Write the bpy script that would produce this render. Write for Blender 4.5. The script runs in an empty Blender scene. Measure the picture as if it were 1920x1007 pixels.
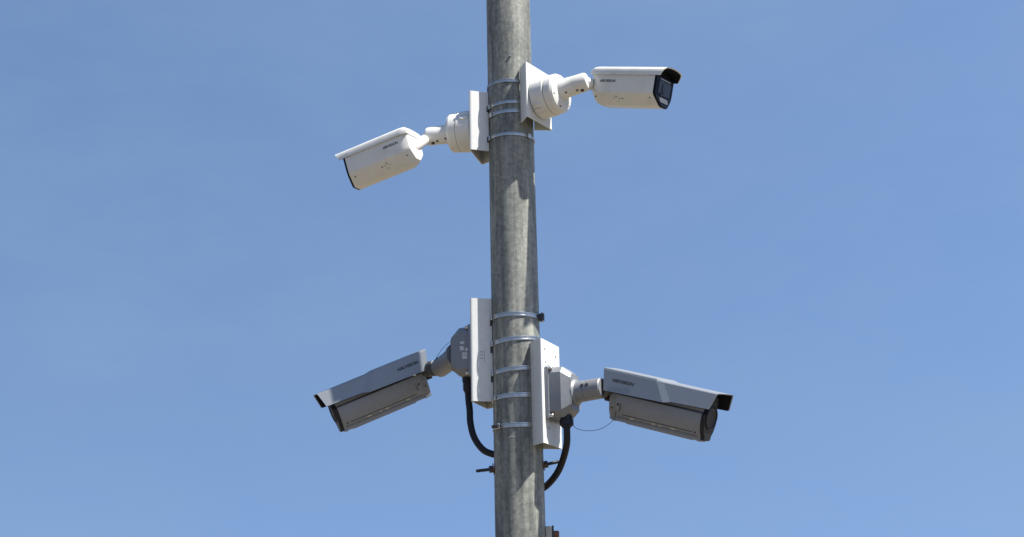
import bpy, bmesh, math, random
from math import radians as R, sin, cos, pi
from mathutils import Vector, Matrix
random.seed(4)
S = bpy.context.scene
COL = S.collection

# ------------------------------------------------------------------ camera
ELEV = R(16); DIST = 4.8; ROLL = R(-1.3104)
aim = Vector((-0.0077, 0, 3.55))
fw = Vector((0, cos(ELEV), sin(ELEV)))
rt = Vector((1, 0, 0)); up = rt.cross(fw)
r2 = rt*cos(ROLL) + up*sin(ROLL); u2 = -rt*sin(ROLL) + up*cos(ROLL)
cd = bpy.data.cameras.new("camera"); cam = bpy.data.objects.new("camera", cd); COL.objects.link(cam)
cam.matrix_world = Matrix.Translation(aim - fw*DIST) @ Matrix((r2, u2, -fw)).transposed().to_4x4()
cd.sensor_width = 36; cd.lens = 49.5; cd.clip_end = 6000; cd.clip_start = 0.05
S.camera = cam

# ------------------------------------------------------------------ sky and sun
SUN_EL, SUN_AZ = R(57), R(66)            # azimuth counted from the viewer's side of the pole towards the right
sd = Vector((sin(SUN_AZ)*cos(SUN_EL), -cos(SUN_AZ)*cos(SUN_EL), sin(SUN_EL)))
W = bpy.data.worlds.new("World"); S.world = W; W.use_nodes = True
nt = W.node_tree; bg = nt.nodes['Background']
sky = nt.nodes.new('ShaderNodeTexSky'); sky.sky_type = 'NISHITA'; sky.sun_disc = False
sky.sun_elevation = SUN_EL; sky.sun_rotation = math.atan2(sd.x, sd.y)
sky.altitude = 0; sky.air_density = 1.1; sky.dust_density = 0.5; sky.ozone_density = 4.1
# the sky is looked up a little higher, for a flatter and bluer gradient
tcw = nt.nodes.new('ShaderNodeTexCoord'); lift = nt.nodes.new('ShaderNodeVectorMath'); lift.operation = 'ADD'; lift.inputs[1].default_value = (0, 0, .36)
nrm_ = nt.nodes.new('ShaderNodeVectorMath'); nrm_.operation = 'NORMALIZE'
nt.links.new(tcw.outputs['Generated'], lift.inputs[0]); nt.links.new(lift.outputs[0], nrm_.inputs[0]); nt.links.new(nrm_.outputs[0], sky.inputs[0])
hz = nt.nodes.new('ShaderNodeTexNoise'); hz.inputs['Scale'].default_value = 2.6; hz.inputs['Detail'].default_value = 7; hz.inputs['Roughness'].default_value = .62
hzm = nt.nodes.new('ShaderNodeMapping'); hzm.inputs['Scale'].default_value = (1, 1, 2.6); hzm.inputs['Rotation'].default_value = (0, .35, 0)
tch = nt.nodes.new('ShaderNodeTexCoord'); nt.links.new(tch.outputs['Generated'], hzm.inputs[0]); nt.links.new(hzm.outputs[0], hz.inputs['Vector'])
hzr = nt.nodes.new('ShaderNodeMapRange'); hzr.inputs[1].default_value = .35; hzr.inputs[2].default_value = .75; hzr.inputs[3].default_value = 0; hzr.inputs[4].default_value = .38
nt.links.new(hz.outputs['Fac'], hzr.inputs[0])
hzx = nt.nodes.new('ShaderNodeMixRGB'); nt.links.new(hzr.outputs[0], hzx.inputs[0]); nt.links.new(sky.outputs[0], hzx.inputs[1]); hzx.inputs[2].default_value = (1.6, 2.35, 3.5, 1)   # thin high haze
nt.links.new(hzx.outputs[0], bg.inputs[0]); bg.inputs[1].default_value = 0.079
ld = bpy.data.lights.new("sun", 'SUN'); ld.energy = 5.0; ld.angle = R(0.55); ld.color = (1, 0.955, 0.88)
sun = bpy.data.objects.new("sun", ld); COL.objects.link(sun)
sun.rotation_euler = sd.to_track_quat('Z', 'Y').to_euler(); sun.location = (4, -2, 9)
S.view_settings.view_transform = 'Standard'; S.view_settings.look = 'None'
S.view_settings.exposure = 1.2; S.view_settings.gamma = 1
S.render.engine = 'CYCLES'

# ------------------------------------------------------------------ materials
def mat(name, base, rough=.5, metal=0., var=.06, scale=30, stretch=(1, 1, 1), coat=0., bump=0., dirt=None, dirt_amt=0., spec=.5):
    m = bpy.data.materials.new(name); m.use_nodes = True
    n = m.node_tree.nodes; l = m.node_tree.links; p = n['Principled BSDF']
    tc = n.new('ShaderNodeTexCoord'); mp = n.new('ShaderNodeMapping'); mp.inputs['Scale'].default_value = stretch
    l.new(tc.outputs['Object'], mp.inputs[0])
    nz = n.new('ShaderNodeTexNoise'); nz.inputs['Scale'].default_value = scale; nz.inputs['Detail'].default_value = 6
    l.new(mp.outputs[0], nz.inputs['Vector'])
    cr = n.new('ShaderNodeValToRGB'); l.new(nz.outputs['Fac'], cr.inputs[0])
    e = cr.color_ramp.elements; e[0].position = .3; e[1].position = .7
    e[0].color = tuple(c*(1-var) for c in base) + (1,); e[1].color = tuple(min(1, c*(1+var)) for c in base) + (1,)
    out = cr.outputs[0]
    if dirt:
        n2 = n.new('ShaderNodeTexNoise'); n2.inputs['Scale'].default_value = 11; n2.inputs['Detail'].default_value = 8; n2.inputs['Roughness'].default_value = .65
        l.new(tc.outputs['Object'], n2.inputs['Vector'])
        c2 = n.new('ShaderNodeValToRGB'); l.new(n2.outputs['Fac'], c2.inputs[0])
        c2.color_ramp.elements[0].position = .5; c2.color_ramp.elements[1].position = .75
        c2.color_ramp.elements[1].color = (dirt_amt,)*3 + (1,)
        mx = n.new('ShaderNodeMixRGB'); l.new(c2.outputs[0], mx.inputs[0]); l.new(out, mx.inputs[1]); mx.inputs[2].default_value = tuple(dirt) + (1,)
        out = mx.outputs[0]
    l.new(out, p.inputs['Base Color'])
    p.inputs['Metallic'].default_value = metal; p.inputs['Coat Weight'].default_value = coat
    p.inputs['Specular IOR Level'].default_value = spec
    mr = n.new('ShaderNodeMapRange'); mr.inputs[3].default_value = max(.02, rough-.07); mr.inputs[4].default_value = min(1, rough+.07)
    l.new(nz.outputs['Fac'], mr.inputs[0]); l.new(mr.outputs[0], p.inputs['Roughness'])
    if bump:
        b = n.new('ShaderNodeBump'); b.inputs['Strength'].default_value = bump; b.inputs['Distance'].default_value = .002
        l.new(nz.outputs['Fac'], b.inputs['Height']); l.new(b.outputs[0], p.inputs['Normal'])
    return m

WHITE = mat('white_paint', (.56, .56, .535), .38, coat=.1, var=.03, dirt=(.36, .33, .26), dirt_amt=.4)
PLATEW = mat('white_powder_coat', (.53, .54, .53), .5, var=.03, dirt=(.40, .40, .35), dirt_amt=.4, scale=60)
GREY = mat('silver_grey_paint', (.225, .243, .265), .5, metal=.6, var=.03, scale=200, dirt=(.22, .21, .19), dirt_amt=.4)
GREYB = mat('grey_cast_housing', (.20, .215, .24), .5, metal=.3, var=.05, scale=120, dirt=(.17, .165, .15), dirt_amt=.4)
GREYJ = mat('grey_joint_paint', (.17, .18, .195), .45, metal=.2, var=.05, scale=90, dirt=(.2, .18, .15), dirt_amt=.5)
BLACK = mat('black_plastic', (.010, .012, .017), .45, var=.15, spec=.25)
NAVY = mat('black_glass_panel', (.003, .005, .010), .5, var=.1, spec=.10)
DARKJ = mat('dark_grey_joint', (.045, .047, .05), .5, var=.2, dirt=(.10, .08, .06), dirt_amt=.6)
LENS = mat('lens_glass', (.03, .04, .055), .06, var=.1, coat=1)
LAMP = mat('lamp_lens', (.065, .066, .07), .35, var=.15, scale=120)
MATTE = mat('matte_black', (.012, .014, .018), .9, spec=.08)  # lines the white visors; also paints the shade inside the grey hoods
RUB = mat('black_rubber', (.006, .006, .008), .5, var=.2, spec=.3)
STEEL = mat('stainless_steel', (.47, .455, .43), .32, metal=1, var=.14, scale=60)
DARKST = mat('dark_steel', (.05, .05, .055), .45, metal=.6, var=.3, scale=80)
RUST = mat('rusty_steel', (.16, .07, .04), .8, metal=.1, var=.4, scale=60)
INK = mat('logo_ink', (.008, .010, .014), .6, var=.05)
INKG = mat('grey_ink', (.22, .24, .27), .5, var=.05)
STICK = mat('sticker_paper', (.38, .36, .31), .6, var=.3, scale=260)
GRND = mat('dry_ground', (.135, .112, .078), .95, var=.25, scale=.6)

def pole_mat():
    m = bpy.data.materials.new('galvanised_pole'); m.use_nodes = True
    n = m.node_tree.nodes; l = m.node_tree.links; p = n['Principled BSDF']
    tc = n.new('ShaderNodeTexCoord')
    def noise(scale, st, det=6, rough=.6):
        mp = n.new('ShaderNodeMapping'); mp.inputs['Scale'].default_value = st; l.new(tc.outputs['Object'], mp.inputs[0])
        a = n.new('ShaderNodeTexNoise'); a.inputs['Scale'].default_value = scale; a.inputs['Detail'].default_value = det; a.inputs['Roughness'].default_value = rough
        l.new(mp.outputs[0], a.inputs['Vector']); return a
    def ramp(src, stops):
        c = n.new('ShaderNodeValToRGB'); l.new(src, c.inputs[0]); e = c.color_ramp.elements
        while len(e) < len(stops): e.new(.5)
        for q, (pos, colr) in zip(e, stops): q.position = pos; q.color = tuple(colr) + (1,)
        return c
    def mix(fac, a, b, mode='MIX'):
        x = n.new('ShaderNodeMixRGB'); x.blend_type = mode
        if isinstance(fac, float): x.inputs[0].default_value = fac
        else: l.new(fac, x.inputs[0])
        for i, v in ((1, a), (2, b)):
            if isinstance(v, tuple): x.inputs[i].default_value = v + (1,)
            else: l.new(v, x.inputs[i])
        return x.outputs[0]
    streak = noise(40, (1, 1, .035), 6)
    base = ramp(streak.outputs['Fac'], [(.30, (.098, .109, .104)), (.46, (.185, .193, .175)), (.60, (.24, .245, .217)), (.74, (.37, .36, .305))]).outputs[0]
    blot = noise(20, (1, 1, .22), 9, .7)
    b2 = ramp(blot.outputs['Fac'], [(.50, (0, 0, 0)), (.66, (.75, .75, .75))])
    c = mix(b2.outputs[0], base, (.065, .075, .075))
    pale = noise(26, (1, 1, .12), 8, .7)
    p2 = ramp(pale.outputs['Fac'], [(.56, (0, 0, 0)), (.72, (.6, .6, .6))])
    c = mix(p2.outputs[0], c, (.42, .41, .35))
    grime = noise(13, (1, 1, .10), 8, .72)
    g2 = ramp(grime.outputs['Fac'], [(.52, (0, 0, 0)), (.66, (.55, .55, .55))])
    c = mix(g2.outputs[0], c, (.075, .075, .068))
    sp = n.new('ShaderNodeTexVoronoi'); sp.inputs['Scale'].default_value = 85; l.new(tc.outputs['Object'], sp.inputs['Vector'])
    bw = n.new('ShaderNodeRGBToBW'); l.new(sp.outputs['Color'], bw.inputs[0])
    s2 = ramp(bw.outputs[0], [(.2, (.84, .84, .84)), (.8, (1.14, 1.14, 1.14))])
    c = mix(1.0, c, s2.outputs[0], 'MULTIPLY')
    fine = noise(190, (1, 1, .8), 4)
    f2 = ramp(fine.outputs['Fac'], [(.3, (.82, .82, .82)), (.7, (1.12, 1.12, 1.12))])
    c = mix(1.0, c, f2.outputs[0], 'MULTIPLY')
    # faint ring-shaped drip stain below the upper straps
    sx = n.new('ShaderNodeVectorMath'); sx.operation = 'SUBTRACT'; sx.inputs[1].default_value = (.004, 0, 3.955); l.new(tc.outputs['Object'], sx.inputs[0])
    sf = n.new('ShaderNodeVectorMath'); sf.operation = 'MULTIPLY'; sf.inputs[1].default_value = (1, 0, .75); l.new(sx.outputs[0], sf.inputs[0])
    ln = n.new('ShaderNodeVectorMath'); ln.operation = 'LENGTH'; l.new(sf.outputs[0], ln.inputs[0])
    rr = ramp(ln.outputs['Value'], [(.022, (0, 0, 0)), (.029, (.4, .4, .4)), (.033, (.4, .4, .4)), (.040, (0, 0, 0))])
    c = mix(rr.outputs[0], c, (.27, .25, .22))
    l.new(c, p.inputs['Base Color']); p.inputs['Metallic'].default_value = .1
    p.inputs['Roughness'].default_value = .6; p.inputs['Specular IOR Level'].default_value = .3
    b = n.new('ShaderNodeBump'); b.inputs['Strength'].default_value = .35; b.inputs['Distance'].default_value = .0015
    l.new(blot.outputs['Fac'], b.inputs['Height']); l.new(b.outputs[0], p.inputs['Normal'])
    return m
POLE = pole_mat()

# ------------------------------------------------------------------ helpers
def root(name, label, cat, loc, group=None):
    o = bpy.data.objects.new(name, None); o.empty_display_size = .05; COL.objects.link(o); o.location = loc
    o['label'] = label; o['category'] = cat
    if group: o['group'] = group
    return o
def finish(name, bm, m, parent=None, smooth=38, label=None, bevel=0):
    if bevel:
        bmesh.ops.remove_doubles(bm, verts=bm.verts, dist=1e-5)
        es = [e for e in bm.edges if len(e.link_faces) == 2 and e.calc_face_angle(0) > R(28)]
        bmesh.ops.bevel(bm, geom=es, offset=bevel, segments=2, profile=.6, affect='EDGES', clamp_overlap=True)
    bmesh.ops.recalc_face_normals(bm, faces=bm.faces)
    for f in bm.faces: f.smooth = True
    for e in bm.edges:
        if len(e.link_faces) == 2 and e.calc_face_angle(0) > R(smooth): e.smooth = False
    me = bpy.data.meshes.new(name); bm.to_mesh(me); bm.free()
    o = bpy.data.objects.new(name, me); COL.objects.link(o); me.materials.append(m)
    if parent:
        o.parent = parent
        off = Vector(parent.location)
        q = parent.parent
        while q: off += Vector(q.location); q = q.parent
        me.transform(Matrix.Translation(-off))
    if label: o['label'] = label
    return o
def loft(bm, rings, cap=True, closed=True):
    vs = [[bm.verts.new(p) for p in r] for r in rings]
    n = len(vs[0])
    for a, b in zip(vs, vs[1:]):
        for i in range(n if closed else n-1):
            j = (i+1) % n; bm.faces.new((a[i], a[j], b[j], b[i]))
    if cap and closed:
        bm.faces.new(vs[0]); bm.faces.new(vs[-1][::-1])
def frame(d):
    d = Vector(d).normalized(); a = Vector((0, 0, 1)) if abs(d.z) < .9 else Vector((1, 0, 0))
    x = a.cross(d).normalized(); return d, x, d.cross(x)
def lathe(bm, p, d, prof, n=40):
    """prof: list of (distance along d, radius)"""
    d, x, y = frame(d); p = Vector(p)
    loft(bm, [[p + d*t + (x*cos(2*pi*i/n) + y*sin(2*pi*i/n))*max(r, 1e-4) for i in range(n)] for t, r in prof])
def tube(bm, pts, r, n=14, sub=6):
    P = [Vector(q) for q in pts]; Q = []
    for i in range(len(P)-1):
        a = P[max(i-1, 0)]; b = P[i]; c = P[i+1]; d = P[min(i+2, len(P)-1)]
        for k in range(sub):
            t = k/sub
            Q.append(.5*((2*b) + (c-a)*t + (2*a-5*b+4*c-d)*t*t + (3*b-a-3*c+d)*t**3))
    Q.append(P[-1]); rings = []; x = None
    for i, q in enumerate(Q):
        t = (Q[min(i+1, len(Q)-1)] - Q[max(i-1, 0)]).normalized()
        if x is None: x = frame(t)[1]
        x = (x - t*x.dot(t)).normalized(); y = t.cross(x)
        rings.append([q + (x*cos(2*pi*k/n) + y*sin(2*pi*k/n))*r for k in range(n)])
    loft(bm, rings)
def box(bm, M, lo, hi):
    v = [bm.verts.new(M @ Vector((x, y, z))) for x in (lo[0], hi[0]) for y in (lo[1], hi[1]) for z in (lo[2], hi[2])]
    for f in ((0, 1, 3, 2), (4, 6, 7, 5), (0, 4, 5, 1), (2, 3, 7, 6), (0, 2, 6, 4), (1, 5, 7, 3)): bm.faces.new([v[i] for i in f])
def chaikin(pts, it=2, closed=False):
    for _ in range(it):
        q = []; n = len(pts)
        if not closed: q.append(pts[0])
        for i in range(n if closed else n-1):
            a, b = Vector(pts[i]), Vector(pts[(i+1) % n]); q += [a*.75+b*.25, a*.25+b*.75]
        if not closed: q.append(pts[-1])
        pts = q
    return [Vector(p) for p in pts]
def rot(yaw, pitch, roll):
    return Matrix.Rotation(yaw, 4, 'Z') @ Matrix.Rotation(-pitch, 4, 'Y') @ Matrix.Rotation(roll, 4, 'X')
def text_mesh(name, body, size, M, m, parent, depth=.0006, bold=.004, shear=.12, xs=1.0):
    cu = bpy.data.curves.new('t', 'FONT'); cu.body = body; cu.size = size; cu.extrude = depth/2
    cu.align_x = 'CENTER'; cu.align_y = 'CENTER'; cu.shear = shear; cu.offset = bold*size; cu.space_character = 1.02; cu.resolution_u = 3
    t = bpy.data.objects.new('t', cu); COL.objects.link(t)
    bpy.context.view_layer.update()
    me = bpy.data.meshes.new_from_object(t.evaluated_get(bpy.context.evaluated_depsgraph_get()))
    bpy.data.objects.remove(t); bpy.data.curves.remove(cu)
    me.transform(Matrix.Diagonal((xs, 1, 1, 1))); me.transform(M)
    bm = bmesh.new(); bm.from_mesh(me); bpy.data.meshes.remove(me)
    return finish(name, bm, m, parent)
def disc(bm, p, d, r, h, n=16): lathe(bm, Vector(p) - Vector(d).normalized()*.001, d, [(0, r), (h*.8+.001, r), (h+.001, r*.85)], n)

# ------------------------------------------------------------------ ground
bm = bmesh.new(); G = 3000
vs = [bm.verts.new(p) for p in ((-G, -G, 0), (G, -G, 0), (G, G, 0), (-G, G, 0))]; bm.faces.new(vs)
g = finish('ground', bm, GRND); g['kind'] = 'structure'

# ------------------------------------------------------------------ the pole
def pr(z): return .0800 + (3.55-z)*.0020
pole = root('steel_pole', 'tall round weathered galvanised steel pole carrying all four security cameras', 'pole', (0, 0, 0))
bm = bmesh.new(); N = 96; zs = [0.02 + i*.25 for i in range(30)]
loft(bm, [[Vector((pr(z)*cos(2*pi*i/N), pr(z)*sin(2*pi*i/N), z)) for i in range(N)] for z in zs]); finish('shaft', bm, POLE, pole)
bm = bmesh.new(); lathe(bm, (0, 0, zs[-1]), (0, 0, 1), [(0, pr(7)+.004), (.03, pr(7)+.004), (.045, .03)], 48); finish('cap', bm, DARKST, pole)
bm = bmesh.new(); box(bm, Matrix(), (-.2, -.2, 0), (.2, .2, .02)); finish('base_plate', bm, POLE, pole, bevel=.003)
bm = bmesh.new(); lathe(bm, (0, 0, 2.956), (0, 0, 1), [(0, pr(2.96)-.0003), (.002, pr(2.96)+.0005), (.005, pr(2.96)+.0005), (.0065, pr(2.96)-.0003)], 96); finish('weld_seam', bm, POLE, pole)
bm = bmesh.new(); disc(bm, (.003, -pr(4.3), 4.302), (0.02, -1, 0), .0042, .005); finish('screw', bm, STEEL, pole)

# ------------------------------------------------------------------ brackets
def bracket(label, n, zb, zt, holes=(), marks=False, slots=(), hw=.085, dist=.122):
    """folded white plate: wide face turned outwards, two legs folded back in to the pole"""
    n = Vector((n[0], n[1], 0)).normalized(); t = Vector((-n.y, n.x, 0))
    ax = root('mounting_bracket', label, 'bracket', (n.x*dist, n.y*dist, zb), 'white brackets strapped to the pole')
    he = .043; de = .0695
    out = [(de, -he), (dist, -hw), (dist, hw), (de, he)]
    def rnd(p):
        q = []
        for i, c in enumerate(p):
            if i in (0, 3): q.append(Vector(c)); continue
            a, b, d = Vector(p[i-1]), Vector(c), Vector(p[i+1]); k = .015
            s = b + (a-b).normalized()*k; e = b + (d-b).normalized()*k
            for j in range(7):
                u = j/6; q.append(s*(1-u)**2 + b*2*u*(1-u) + e*u*u)
        return q
    o = rnd(out); th = .0028
    inn = []
    for i, p in enumerate(o):
        a = o[max(i-1, 0)]; b = o[min(i+1, len(o)-1)]; dd = (b-a).normalized(); nn = Vector((-dd.y, dd.x))
        c = p + nn*th
        inn.append(c if (c - Vector((.09, 0))).length < (p - Vector((.09, 0))).length else p - nn*th)
    prof = o + inn[::-1]
    bm = bmesh.new()
    loft(bm, [[n*p[0] + t*p[1] + Vector((0, 0, z)) for p in prof] for z in (zb, zt)])
    finish('plate', bm, PLATEW, ax, smooth=30)
    for (u, z) in holes:
        bm = bmesh.new(); disc(bm, n*dist + t*u + Vector((0, 0, z)), n, .0036, .0006); finish('bolt_hole', bm, DARKST, ax)
    s = -1 if (-t.y*hw) < 0 else 1      # side whose leg faces the viewer
    s = 1 if t.y < 0 else -1
    A = n*dist + t*hw*s; B = n*de + t*he*s; ld = (B-A).normalized(); on = Vector((-ld.y, ld.x, 0))
    if on.dot(t*s) < 0: on = -on
    for z in slots:
        bm = bmesh.new(); M = Matrix((ld, Vector((0, 0, 1)), on)).transposed().to_4x4(); M.translation = B + Vector((0, 0, z))
        box(bm, M, (-.007, -.010, -.002), (.0005, .010, .0012)); finish('strap_slot', bm, DARKST, ax)
    if marks:
        M = Matrix((ld, Vector((0, 0, 1)), on)).transposed().to_4x4(); M.translation = A + ld*.043 + Vector((0, 0, (zb+zt)/2-.02))
        bm = bmesh.new()
        for k in (-1, 0, 1): box(bm, M, (-.008, k*.011-.0012, 0), (.004, k*.011+.0012, .0005))
        box(bm, M, (.007, -.024, 0), (.0085, .018, .0005)); finish('stamped_marks', bm, INKG, ax)
    return ax, n, t
bracket('short white folded steel bracket on the left of the pole behind the lower-pointing white camera', (-.97, .24), 3.969, 4.188, slots=(4.124, 4.01), dist=.131)
bracket('short white folded steel bracket on the right of the pole holding the level white camera', (.834, -.55), 4.051, 4.254)
bracket('tall white folded steel bracket on the left of the pole holding the shaded grey camera', (-.95, .31), 3.089, 3.440, slots=(3.355, 3.262, 3.163), marks=True, dist=.136)
bracket('tall white steel bracket right of the pole, bare bolt holes above its grey box', (.92, -.40), 2.932, 3.276,
        holes=((-.052, 3.245), (.040, 3.235), (-.048, 3.202), (-.035, 2.985), (-.02, 3.01)), dist=.125)

# ------------------------------------------------------------------ straps
def strap(label, z, tilt=0., buckle=None, roll_to=0., ribs=True, h=.0145):
    zz = Vector((0, 0, z)); rr = pr(z)
    ax = root('steel_strap', label, 'strap', (0, 0, z), 'steel straps clamped round the pole')
    prof = [(-.5, .0006), (-.5, .0034), (-.28, .0036), (-.2, .0018), (.2, .0018), (.28, .0036), (.5, .0034), (.5, .0006)]
    bm = bmesh.new(); n = 96; rings = []
    def at(phi, r, dz):
        q = Vector((r*sin(phi), -r*cos(phi), 0)); return q + Vector((0, 0, z + q.x*math.tan(tilt) + roll_to*q.y + dz))
    for i in range(n):
        a = 2*pi*i/n; rings.append([at(a, rr+p[1], p[0]*h) for p in prof])
    vs = [[bm.verts.new(p) for p in r] for r in rings]; k = len(prof)
    for i in range(n):
        for j in range(k): bm.faces.new((vs[i][j], vs[i][(j+1) % k], vs[(i+1) % n][(j+1) % k], vs[(i+1) % n][j]))
    finish('band', bm, STEEL, ax, smooth=25)
    for (a, kind) in (buckle or []):
        c = at(R(a), rr+.004, 0); rd = Vector((sin(R(a)), -cos(R(a)), 0)); tg = Vector((cos(R(a)), sin(R(a)), 0))
        M = Matrix((tg, rd, Vector((0, 0, 1)))).transposed().to_4x4(); M.translation = c
        bm = bmesh.new()
        if kind == 'worm':
            box(bm, M, (-.011, -.001, -.0095), (.011, .007, .0095)); b = finish('buckle', bm, STEEL, ax, bevel=.0012)
            bm = bmesh.new(); lathe(bm, M @ Vector((-.016, .0105, 0)), tg, [(0, .0045), (.003, .0062), (.028, .0062), (.031, .0045)], 16); finish('tightening_screw', bm, DARKST, ax)
        elif kind == 'clip':
            box(bm, M, (-.008, -.001, -.0085), (.008, .0035, .0085)); finish('buckle', bm, STEEL, ax, bevel=.001)
        else:
            box(bm, M, (-.006, -.001, -.013), (.006, .016, .013)); finish('buckle', bm, DARKST, ax, bevel=.002)
            bm = bmesh.new(); lathe(bm, M @ Vector((0, .010, -.017)), (0, 0, 1), [(0, .003), (.002, .0052), (.031, .0052), (.034, .003)], 14); finish('tightening_screw', bm, STEEL, ax)
    return ax
strap('topmost steel strap, mostly in shade beside the level white camera\'s bracket', 4.2095, R(-1), h=.011)
strap('steel strap just below the topmost one, with a bright clip at its left end', 4.1294, R(1.5), [(-66, 'clip')], h=.011)
strap('steel strap at the middle of the level white camera\'s bracket, third from the top', 4.0956, R(1.5), [(-58, 'clip')], h=.012)
strap('steel strap just under the right white bracket, crossing the pole in full view', 4.0107, R(-1), [(-68, 'clip'), (48, 'clip')], h=.011)
strap('steel strap with a dark buckle sticking out past the pole\'s right edge', 3.3707, R(-.5), [(74, 'side'), (-74, 'clip')])
strap('steel strap meeting the top of the right tall bracket, lower on its left side', 3.2872, R(4.5), [(-72, 'clip')])
strap('steel strap crossing the triangular sunlit patch between the two tall brackets', 3.1866, R(4.5), [(-72, 'clip')])
strap('steel strap level with the grey box on the right, above the looped one', 3.0978, R(1.5), [(-62, 'clip')])
strap('lowest steel strap, with a dark screw housing on its left front', 2.9995, R(.5), [(-50, 'worm')])

# ------------------------------------------------------------------ through bolts, cables, lug
def bolt(label, a, b, wa):
    a, b = Vector(a), Vector(b); d = (b-a).normalized()
    ax = root('threaded_bolt', label, 'bolt', a, 'bolts through the pole')
    bm = bmesh.new(); prof = [(0, .0055)]; L = (b-a).length; k = 0; t = .003
    while t < L-.003: prof.append((t, .0058 if k % 2 else .0049)); t += .0014; k += 1
    prof += [(L, .004)]; lathe(bm, a, d, prof, 16); finish('rod', bm, DARKST, ax, smooth=60)
    bm = bmesh.new(); lathe(bm, a+d*wa, d, [(0, .019), (.003, .019)], 28); finish('washer', bm, RUST, ax)
    bm = bmesh.new(); lathe(bm, a+d*(wa+.0035), d, [(0, .0125), (.011, .0125), (.0125, .0105)], 6); finish('nut', bm, DARKST, ax)
bolt('dark threaded bolt sticking out of the left side of the pole below the cable', (-.070, -.004, 2.869), (-.141, -.006, 2.862), .012)
bolt('dark threaded bolt on the right side of the pole pointing at the hanging cable', (.066, -.008, 2.874), (.132, -.012, 2.886), .014)
def cable(label, pts, r, gland):
    ax = root('cable', label, 'cable', pts[-1], 'black cables running into the pole')
    bm = bmesh.new(); tube(bm, pts, r, 16, 8); finish('sheath', bm, RUB, ax, smooth=60)
    if gland:
        p, L, gr = gland; bm = bmesh.new()
        lathe(bm, p, (0, 0, -1), [(0, gr), (.012, gr), (.0125, gr*1.12), (.03, gr*1.12), (.031, gr*.98), (L*.8, gr*.98), (L, gr*.6)], 12); finish('cable_gland', bm, BLACK, ax)
cable('black cable hanging in a curve from the sunlit grey box to the pole\'s right edge', [(.158, -.085, 3.02), (.158, -.085, 2.975), (.156, -.075, 2.931), (.142, -.03, 2.884), (.121, 0, 2.845), (.085, .045, 2.812), (.05, .055, 2.80)], .0112, ((.158, -.080, 3.024), .040, .0205))
cable('black cable looping from behind the left tall bracket back to the pole', [(-.165, .05, 3.20), (-.164, .048, 3.12), (-.160, .045, 3.074), (-.158, .04, 3.029), (-.146, .03, 2.979), (-.118, .015, 2.936), (-.085, .005, 2.918), (-.05, .0, 2.912)], .0112, ((-.165, .05, 3.20), .07, .017))
lug = root('rusty_clamp', 'rusty clamp on the right edge of the pole, below the hanging cable', 'clamp', (.09, 0, 2.60))
bm = bmesh.new(); lathe(bm, (0, 0, 2.575), (0, 0, 1), [(0, pr(2.62)+.001), (0, pr(2.62)+.003), (.035, pr(2.62)+.003), (.035, pr(2.62)+.001)], 72); finish('clamp_band', bm, POLE, lug)
bm = bmesh.new(); M = Matrix.Translation((.086, -.005, 2.59)); box(bm, M, (-.004, -.012, -.02), (.016, .012, .088)); finish('clamp_ear', bm, STICK, lug, bevel=.002)
bm = bmesh.new(); box(bm, M, (.0165, -.013, -.02), (.022, .013, .090)); finish('clamp_ear', bm, DARKST, lug, bevel=.002, label='dark second ear of the clamp')
bm = bmesh.new(); lathe(bm, (.108, -.005, 2.652), (1, 0, 0), [(0, .013), (.014, .013), (.017, .010)], 6); finish('clamp_nut', bm, RUST, lug)

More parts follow.
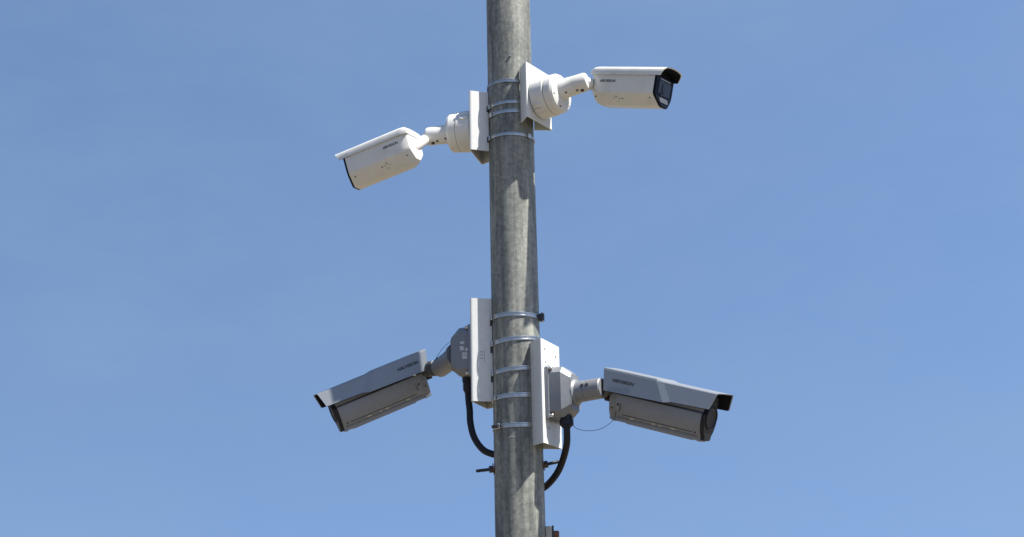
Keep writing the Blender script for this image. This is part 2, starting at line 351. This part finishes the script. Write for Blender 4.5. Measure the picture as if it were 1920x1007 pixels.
# ------------------------------------------------------------------ white bullet cameras
A_, H1, H2, B_, L_ = .0635, .0655, .1020, .0195, .2480
def white_camera(label, pos, ypr, side, base_c, n, arm_end, dz=0.):
    """side: +1 the camera's left faces the viewer, -1 its right"""
    M = Matrix.Translation(pos) @ rot(*[R(a) for a in ypr])
    n = Vector((n[0], n[1], 0)).normalized(); t = Vector((-n.y, n.x, 0)); base = Vector(base_c)
    ax = root('security_camera', label, 'security camera', base, 'security cameras on the pole')
    def sec(a, h1, h2, b, z0=0, r=.008):
        p = [(a, z0), (a, -h1+r*1.4), (a-r*.12, -h1+r*.3), (a-r*.7, -h1-r*.6), (b+r, -h2+r*.65), (b+r*.3, -h2+r*.12), (b-r*.6, -h2)]
        return p + [(-y, z) for y, z in p[::-1]]
    def ring(x, s): return [M @ Vector((x + ((-.002*min(1, -z/H1) + max(0, -z-H1)*.26) if x > -.05 else 0), y, z)) for y, z in s]
    bm = bmesh.new()
    st = [(-.0050, 1, 0), (-.10, 1, 0), (-.1005, .994, 0), (-.102, .994, 0), (-.1025, 1, 0), (-L_+.032, 1, 0), (-L_+.012, .94, .002), (-L_, .84, .005), (-L_-.004, .7, .01)]
    loft(bm, [ring(x, [(y*k, z*k if z < -.01 else z-dz*.3) for y, z in sec(A_, H1, H2, B_)]) for x, k, dz in st])
    body = finish('body', bm, WHITE, ax, smooth=24)
    # black front bezel and glass
    bm = bmesh.new()
    loft(bm, [ring(x, [(y*k, (z+.05)*k-.05) for y, z in sec(A_, H1, H2, B_, r=.011)]) for x, k in ((-.0049, 1.003), (.000, 1.003), (.003, .97))])
    bz = finish('front_bezel', bm, NAVY, ax, smooth=30)
    def panel(nm, y0, y1, z0, z1, r, m, d=.0012, slant=0):
        bm = bmesh.new(); pts = []
        for cy, cz, a0 in ((y1-r, z1-r, 0), (y0+r, z1-r, 90), (y0+r, z0+r, 180), (y1-r, z0+r, 270)):
            for k in range(5): a = R(a0+k*22.5); pts.append((cy+r*cos(a), cz+r*sin(a)))
        loft(bm, [ring(x, pts) for x in (.0025, .0030+d)]); return finish(nm, bm, m, bz)
    panel('lens_window', -.043, .043, -.061, -.014, .008, mat_lenswin)
    bm = bmesh.new(); lathe(bm, M @ Vector((.0035, 0, -.037)), M.to_3x3() @ Vector((1, 0, 0)), [(0, .018), (.0015, .018), (.0017, .015), (.001, .013), (.003, .006), (.0032, .001)], 32); finish('lens', bm, mat_lenswin, bz)
    panel('lamp_window', -.030, .030, -.086, -.069, .006, LAMP)
    panel('sensor_bar', -.038, .038, -.0105, -.0065, .0018, INKG)
    # arched sunshield with an overhanging visor
    w = A_+.005
    def arch(k, zb):
        o = [(-w*k, zb), (-w*k, .010), (-w*k+.004, .019), (-w*k+.014, .0265), (-w*.4, .030), (0, .031)]
        o = o + [(-y, z) for y, z in o[-2::-1]]
        return o
    def shell(x, k, zb, th, inner=True):
        o = arch(k, zb); i = [(y*(1-th/w), z-th if z > zb else z) for y, z in o]
        return o + i[::-1]
    def skew(pts, x0, rake):     # upper part reaches further forward than the skirts
        return [M @ Vector((x0 + rake*(max(z, 0)/.031), y, z)) for y, z in pts]
    bm = bmesh.new()
    loft(bm, [skew(shell(0, 1, -.003, .003), .016, .020), skew(shell(0, 1, -.003, .003), -.02, .0), skew(shell(0, 1, -.003, .003), -L_+.02, 0),
              skew([(y*.98, z*.93) for y, z in shell(0, 1, -.003, .003)], -L_+.004, 0), skew([(y*.93, z*.7) for y, z in shell(0, 1, -.003, .003)], -L_-.006, 0)])
    sh = finish('sunshield', bm, WHITE, ax, smooth=26)
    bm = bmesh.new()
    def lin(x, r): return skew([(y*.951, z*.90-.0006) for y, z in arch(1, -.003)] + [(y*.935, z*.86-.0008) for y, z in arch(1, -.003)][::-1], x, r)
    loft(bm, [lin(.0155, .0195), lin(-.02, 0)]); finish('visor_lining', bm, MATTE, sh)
    bm = bmesh.new()   # closing plate between shield and body at the back
    loft(bm, [[M @ Vector((x, y*.9, z*.62)) for y, z in arch(1, -.003)] for x in (-.03, -L_+.012)] + [[M @ Vector((-L_-.0062, y*.90, z*.60)) for y, z in arch(1, -.003)]]); finish('top_cover', bm, WHITE, ax)
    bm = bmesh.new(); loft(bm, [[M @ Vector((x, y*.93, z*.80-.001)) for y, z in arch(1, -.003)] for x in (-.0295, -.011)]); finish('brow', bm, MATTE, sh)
    # underside details
    def under(nm, x, f, r, m):
        y = side*(A_*(1-f) + B_*f); z = -H1*(1-f) - H2*f
        nrm = Vector((0, side*(H2-H1), -(A_-B_))).normalized(); bm = bmesh.new()
        disc(bm, M @ (Vector((x, y, z)) - nrm*.0005), M.to_3x3() @ nrm, r, .0012); finish(nm, bm, m, body)
    nrm = Vector((0, side*(H2-H1), -(A_-B_))).normalized(); tu = Vector((1, 0, 0)); tv = nrm.cross(tu)
    def upanel(x, f, lx, lv, m, nm, d=.0015):
        y = side*(A_*(1-f) + B_*f); z = -H1*(1-f) - H2*f
        MM = Matrix((tu, tv, nrm)).transposed().to_4x4(); MM.translation = Vector((x, y, z)); bm = bmesh.new()
        box(bm, M @ MM, (-lx/2, -lv/2, -.002), (lx/2, lv/2, d)); return finish(nm, bm, m, body, bevel=.0006)
    for x, f, r in ((-.022, .30, .0030), (-.016, .82, .0030), (-.128, .40, .0030), (-.205, .78, .0042), (-.155, .86, .0028), (-.232, .3, .0026)): under('screw_hole', x, f, r, DARKST)
    upanel(-.157, .52, .034, .024, WHITE, 'access_hatch'); under('hatch_screw', -.150, .25, .0035, INKG); under('hatch_screw', -.166, .66, .0030, INKG)
    for dx, f in ((-.148, .62), (-.160, .42), (-.140, .38)): upanel(dx, f, .007, .0016, INKG, 'hatch_rib', .0022)
    # logo on the viewer's side
    MM = Matrix.Translation((-.184, side*(A_+.0004), -.0245)) @ (Matrix.Rotation(pi, 4, 'Z') if side > 0 else Matrix()) @ Matrix.Rotation(pi/2, 4, 'X')
    text_mesh('logo', 'HIKVISION', .0125, M @ MM, INK, body, bold=.018, xs=.98)
    # junction box: drum on the plate, then the arm's flange, both along the plate's normal
    bm = bmesh.new()
    lathe(bm, base, n, [(0, .071), (.004, .074), (.050, .0725), (.053, .070)], 56); jb = finish('junction_box', bm, WHITE, ax, smooth=24)
    bm = bmesh.new(); kn = (-t if t.y > 0 else t)*.55 + Vector((0, 0, -.62)) if side < 0 else (-t if t.y > 0 else t)*.80 + Vector((0, 0, .42)); kn.normalize()
    lathe(bm, base + n*.022 + kn*.065, kn, [(0, .019), (.0095, .019), (.0115, .0165), (.0117, .001)], 28); kp = finish('conduit_plug', bm, WHITE, jb)
    bm = bmesh.new(); q = frame(kn); MM = Matrix((q[1], q[2], q[0])).transposed().to_4x4(); MM.translation = base + n*.022 + kn*.0765
    box(bm, MM, (-.013, -.0011, -.001), (.013, .0011, .0008)); finish('plug_slot', bm, INKG, kp)
    bm = bmesh.new(); lathe(bm, base, n, [(.0535, .0675), (.056, .0705), (.080, .0690), (.088, .064), (.094, .048), (.095, .02)], 56); fl = finish('arm_flange', bm, WHITE, ax, smooth=24)
    for a in (20, 75, 140, 200, 255, 320):
        bm = bmesh.new(); disc(bm, base + n*.0905 + (t*cos(R(a)) + Vector((0, 0, 1))*sin(R(a)))*.0565, n*.8 + (t*cos(R(a)) + Vector((0, 0, 1))*sin(R(a)))*.6, .0032, .0012, 12); finish('flange_screw', bm, INKG if a != 255 else DARKST, fl)
    # arm towards the joint behind the body
    st_ = base + n*.085 + Vector((0, 0, dz)); E = Vector(arm_end); d = E-st_; e = d.length; d.normalize()
    bm = bmesh.new()
    lathe(bm, st_, d, [(-.01, .040), (.010, .038), (.018, .0345), (e*.55, .0330), (e-.010, .0325), (e-.003, .0295), (e, .024), (e+.001, .016)], 44); arm = finish('arm', bm, WHITE, ax, smooth=26)
    for dd, a, rr_ in ((.022, -48, .0042), (e-.040, -58, .0040), (e-.024, -72, .0065)):
        best = Vector((0, -1, 0)); dn = Vector((0, 0, -1))
        v = (best*cos(R(a)) - dn*sin(R(a)))
        v = (v - d*v.dot(d)).normalized(); bm = bmesh.new(); disc(bm, st_ + d*dd + v*.0330, v, rr_, .0014, 14); finish('arm_screw', bm, DARKST, arm)
    tgt = M @ Vector((-L_+.01, 0, -.040)); j0 = E - d*.012; jd = tgt-j0; Lj = jd.length
    bm = bmesh.new(); lathe(bm, j0, jd, [(0, .016), (.006, .020), (.014, .0215), (.022, .020), (.026, .0135), (.034, .0135), (.037, .0185), (max(Lj-.015, .05), .0185), (max(Lj, .06), .016)], 32); finish('joint', bm, WHITE, ax, smooth=26)
    return M
mat_lenswin = mat('smoked_window', (.030, .038, .050), .35, var=.2, spec=.25, scale=15)
nUR = Vector((.834, -.55, 0)).normalized(); nUL = Vector((-.97, .24, 0)).normalized()
white_camera('white bullet camera pointing right, almost level, its black front window showing', (.5236, -.2201, 4.1415), (-30.73, -14.35, 6.6), -1,
             nUR*.1235 + Vector((0, 0, 4.142)), nUR, (.268, -.150, 4.169), .012)
white_camera('white bullet camera pointing down to the left, its beige underside with screws showing', (-.5647, .07, 3.976), (156.25, -11.89, -5.5), 1,
             nUL*.132 + Vector((0, 0, 4.068)), nUL, (-.302, .060, 4.060))

# ------------------------------------------------------------------ grey hooded bullet cameras
T_, U_, HH, RK, LH = .0570, .0735, .0590, .012, .4010
def grey_camera(label, pos, ypr, side, base_c, n, arm_end):
    M = Matrix.Translation(pos) @ rot(*[R(a) for a in ypr]); M3 = M.to_3x3()
    n = Vector((n[0], n[1], 0)).normalized(); t = Vector((-n.y, n.x, 0)); base = Vector(base_c); Z = Vector((0, 0, 1))
    ax = root('security_camera', label, 'security camera', base, 'security cameras on the pole')
    def hood_sec(g, zlow):
        # g: outward growth of the rear section; points run from left skirt over the roof to the right skirt
        o = [(U_+g, zlow), (T_+g+.0012, -.003), (T_+g-.0012, g-.0006), (T_+g-.004, g), (T_*.5, g+.0008), (0, g+.001)]
        return o + [(-y, z) for y, z in o[-2::-1]]
    def hring(xt, xb, g, zlow):
        o = hood_sec(g, zlow); th = .0025
        i = [(y*(1-th/.055), z-th if abs(z) < .02 else z) for y, z in o]
        out = []
        for y, z in o + i[::-1]:
            f = min(1, max(0, z/zlow)); out.append(M @ Vector((xt*(1-f)+xb*f, y, z)))
        return out
    bm = bmesh.new()
    loft(bm, [hring(0, -RK, 0, -.052), hring(-.192, -.146, 0, -.0565), hring(-.215, -.171, .0040, -.063), hring(-LH-.010, -LH+.012, .0035, -.068)])
    hood = finish('sunshield', bm, GREY, ax, smooth=4)
    def lring(xt, xb, g, zlow):
        o = [(y*.945, (z-.0035) if z > -.02 else z*1.035) for y, z in hood_sec(g, zlow)]; i = [(y*.975, (z-.0012) if z > -.02 else z) for y, z in o]
        return [M @ Vector((xt*(1-min(1, -z/-zlow if z < 0 else 0)) + xb*min(1, -z/-zlow if z < 0 else 0), y, z)) for y, z in o + i[::-1]]
    bm = bmesh.new(); loft(bm, [lring(-.003, -RK-.003, 0, -.052), lring(-.192, -.146, 0, -.0565), lring(-LH-.006, -LH+.014, .002, -.066)]); finish('shield_inner_shade', bm, MATTE, hood, smooth=10)  # black sheet painting the shade inside the hood and its shadow gap below
    # logo lies on the slanted side panel
    k = math.atan2(.0153, .061)
    lx = -.328
    cpt = Vector((lx, side*.0698, -.030))
    MM = Matrix.Translation(cpt) @ (Matrix.Rotation(pi, 4, 'Z') if side > 0 else Matrix()) @ Matrix.Rotation(pi/2 - k, 4, 'X')
    text_mesh('logo', 'HIKVISION', .0150, M @ MM @ Matrix.Translation((0, 0, .0002)), INK, hood, bold=.014, xs=1.08)
    # cast body
    bs = [(.034, -.012), (.034, -.066), (.0465, -.072), (.047, -.088), (.0445, -.107), (.038, -.127), (.028, -.143), (.024, -.1475), (.024, -.1565), (.019, -.159)]
    bs = bs + [(-y, z) for y, z in bs[::-1]]
    def br(x, kk=1.): return [M @ Vector((x, y*kk, (z+.08)*kk-.08)) for y, z in bs]
    x0, x1 = -.0435, -.0435-.335
    bm = bmesh.new(); loft(bm, [br(x0-.003, .97), br(x0-.006), br(x1+.012), br(x1, .98)]); body = finish('body', bm, GREYB, ax, smooth=20)
    bm = bmesh.new(); loft(bm, [br(x0+.010, .90), br(x0+.008, .955), br(x0-.0035, .955)]); bz = finish('front_bezel', bm, BLACK, ax, smooth=24)
    bm = bmesh.new(); lathe(bm, M @ Vector((x0+.002, 0, -.082)), M3 @ Vector((1, 0, 0)), [(0, .040), (.010, .038), (.012, .035), (.008, .031), (.000, .028)], 44); finish('lens_barrel', bm, BLACK, bz, smooth=25)
    bm = bmesh.new(); lathe(bm, M @ Vector((x0+.002, 0, -.082)), M3 @ Vector((1, 0, 0)), [(.005, .0285), (.0085, .0285), (.0085, .0260), (.003, .0245)], 40); finish('lens_ring', bm, DARKST, bz)
    bm = bmesh.new(); lathe(bm, M @ Vector((x0+.002, 0, -.082)), M3 @ Vector((1, 0, 0)), [(.000, .0255), (.003, .022), (.0052, .012), (.006, .001)], 40); finish('lens', bm, LENS, bz)
    # front lip, rear plate, belly details
    bm = bmesh.new(); loft(bm, [br(x0-.0065, 1.02), br(x0-.014, 1.02)]); finish('front_rim', bm, GREYB, body, smooth=20)
    bm = bmesh.new(); loft(bm, [br(x1+.022, 1.018), br(x1+.010, 1.018)]); finish('rear_rim', bm, GREYJ, body, smooth=20)
    def along(nm, y, z, nn, w_, xa, xb, m, d=.0008):
        for sg in (1, -1):
            nv = Vector((0, sg*nn[0], nn[1])).normalized(); tv_ = nv.cross(Vector((1, 0, 0)))
            MM = Matrix((Vector((1, 0, 0)), tv_, nv)).transposed().to_4x4(); MM.translation = Vector((0, sg*y, z))
            bm = bmesh.new(); box(bm, M @ MM, (xa, -w_/2, -.002), (xb, w_/2, d)); finish(nm, bm, m, body)
    along('belly_seam', .0335, -.1342, (.85, -.53), .0022, x1+.05, x0-.03, DARKST)
    along('belly_ledge', .0262, -.1452, (.75, -.66), .0030, x1+.03, x0-.012, GREYJ, .0025)
    bm = bmesh.new(); box(bm, M, (x1+.06, -.015, -.1615), (x0-.035, .015, -.1585)); finish('belly_cover', bm, GREYJ, body, bevel=.001)
    nb = Vector((0, side*.016, -.010)).normalized()
    def spot(nm, x, y, z, nn, r, m):
        bm = bmesh.new(); disc(bm, M @ Vector((x, side*y, z)), M3 @ Vector((0, side*nn[0], nn[1])), r, .0014, 14); finish(nm, bm, m, body)
    spot('screw', x0-.020, .0335, -.1345, (.85, -.53), .0032, DARKST)
    spot('screw', x1+.034, .0445, -.104, (.93, -.3), .0042, DARKST)
    spot('screw', x1+.012, .041, -.119, (.9, -.4), .0035, DARKST)
    for x, w_ in ((x0-.10, .018), (x0-.145, .010), (x0-.17, .012), (x1+.085, .014)):
        MM = Matrix.Translation((x, side*.0300, -.1400) ) @ Matrix.Rotation(side*R(-32), 4, 'X'); bm = bmesh.new(); box(bm, M @ MM, (-w_/2, -.0006, -.003), (w_/2, .0006, .003)); finish('sticker', bm, STICK, body)
    bm = bmesh.new(); box(bm, M, (x1+.043, side*.0455-.0015, -.126), (x1+.0445, side*.0455+.0005, -.098)); finish('hinge_gap', bm, DARKST, body)
    # mounting shoe between body and arm
    bm = bmesh.new(); box(bm, M, (x1-.020, -.030, -.085), (x1+.004, .030, -.035)); finish('rear_block', bm, GREYJ, ax, bevel=.004)
    bm = bmesh.new(); lathe(bm, M @ Vector((x1-.004, side*.032, -.092)), M3 @ Vector((-1, 0, 0)), [(0, .011), (.018, .011), (.020, .008)], 18); finish('cable_plug', bm, BLACK, ax)
    # junction box: chamfered block on a rim
    def oc(h, v, c): return [(h, v-c), (h-c, v), (-h+c, v), (-h, v-c), (-h, -v+c), (-h+c, -v), (h-c, -v), (h, -v+c)]
    def orr(d, h, v, c): return [base + n*d + t*y + Z*z for y, z in oc(h, v, c)]
    bm = bmesh.new(); loft(bm, [orr(0, .063, .088, .006), orr(.011, .063, .088, .006)]); rim = finish('box_rim', bm, GREYB, ax, smooth=20, bevel=.001)
    bm = bmesh.new(); loft(bm, [orr(.0112, .059, .084, .020), orr(.052, .058, .083, .021), orr(.080, .043, .060, .016), orr(.081, .042, .059, .016)])
    jb = finish('junction_box', bm, GREYJ, ax, smooth=12, bevel=.0012)
    for y, z in ((.0555, .078), (-.0555, .078), (.0555, -.078), (-.0555, -.078)):
        bm = bmesh.new(); lathe(bm, base + n*.010 + t*y + Z*z, n, [(0, .006), (.012, .006), (.014, .004)], 16); finish('box_screw', bm, STEEL, ax)
    tv = -t if t.y > 0 else t
    if side > 0:
        MM = Matrix((n, Z, tv)).transposed().to_4x4(); MM.translation = base + n*.030 + tv*.0585
        bm = bmesh.new()
        for (a, b, c, d) in ((-.014, -.030, .004, -.008), (-.016, -.004, -.006, .006), (-.002, .000, .012, .014), (-.004, .022, .010, .030)): box(bm, MM, (a, b, -.002), (c, d, .0008))
        finish('rating_label', bm, mat_label, jb)
    # arm
    st_ = base + n*.070; E = Vector(arm_end); d = E-st_; Ln = d.length; d.normalize()
    bm = bmesh.new(); lathe(bm, st_, d, [(0, .044), (.016, .043), (.022, .0355), (.050, .0345), (.0505, .0335), (.052, .0335), (.0525, .0345), (Ln-.012, .0340), (Ln-.008, .031)], 44)
    arm = finish('arm', bm, GREYJ, ax, smooth=24)
    tgt = M @ Vector((x1+.004, 0, -.060)); j0 = E - d*.014; jd = tgt-j0
    bm = bmesh.new(); lathe(bm, j0, jd, [(0, .026), (.008, .0295), (.016, .0295), (.020, .023), (.028, .023), (.031, .0275), (max(.04, jd.length), .0275)], 32); finish('arm_collar', bm, DARKJ, ax, smooth=24)
    vv = Vector((0, -1, .35)); vv = (vv - d*vv.dot(d)).normalized()
    for dd in (.052, Ln-.050):
        bm = bmesh.new(); disc(bm, st_ + d*dd + vv*.0335, vv, .0062, .0025, 14); finish('arm_screw', bm, DARKST, arm)
    return M, ax
mat_label = mat('label_paper', (.42, .42, .42), .6, var=.5, scale=220)
nL = Vector((.92, -.40, 0)).normalized()
MR, axR = grey_camera('grey hooded bullet camera pointing right towards the viewer with its lens showing', (.6468, -.2996, 3.0417), (-32.0, -18.5, 6.5), -1, nL*.1265 + Vector((0, 0, 3.100)), nL, (.284, -.137, 3.104))
nLL = Vector((-.95, .31, 0)).normalized()
ML, axL = grey_camera('grey hooded bullet camera pointing down to the left, wholly in the pole\'s shade', (-.7045, .2245, 3.1730), (191.6, -23.64, -9.1), 1, nLL*.1375 + Vector((0, 0, 3.268)), nLL, (-.272, .225, 3.256))
bm = bmesh.new(); tube(bm, [(.318, -.12, 3.03), (.310, -.115, 3.005), (.285, -.10, 2.985), (.255, -.10, 2.973), (.22, -.095, 2.972), (.185, -.085, 2.985), (.165, -.075, 3.02)], .0009, 6); finish('safety_wire', bm, DARKST, axR)
bm = bmesh.new(); tube(bm, [(-.315, .24, 3.23), (-.285, .22, 3.285), (-.262, .19, 3.312), (-.235, .12, 3.32), (-.20, .09, 3.33)], .0008, 6); finish('safety_wire', bm, DARKST, axL)
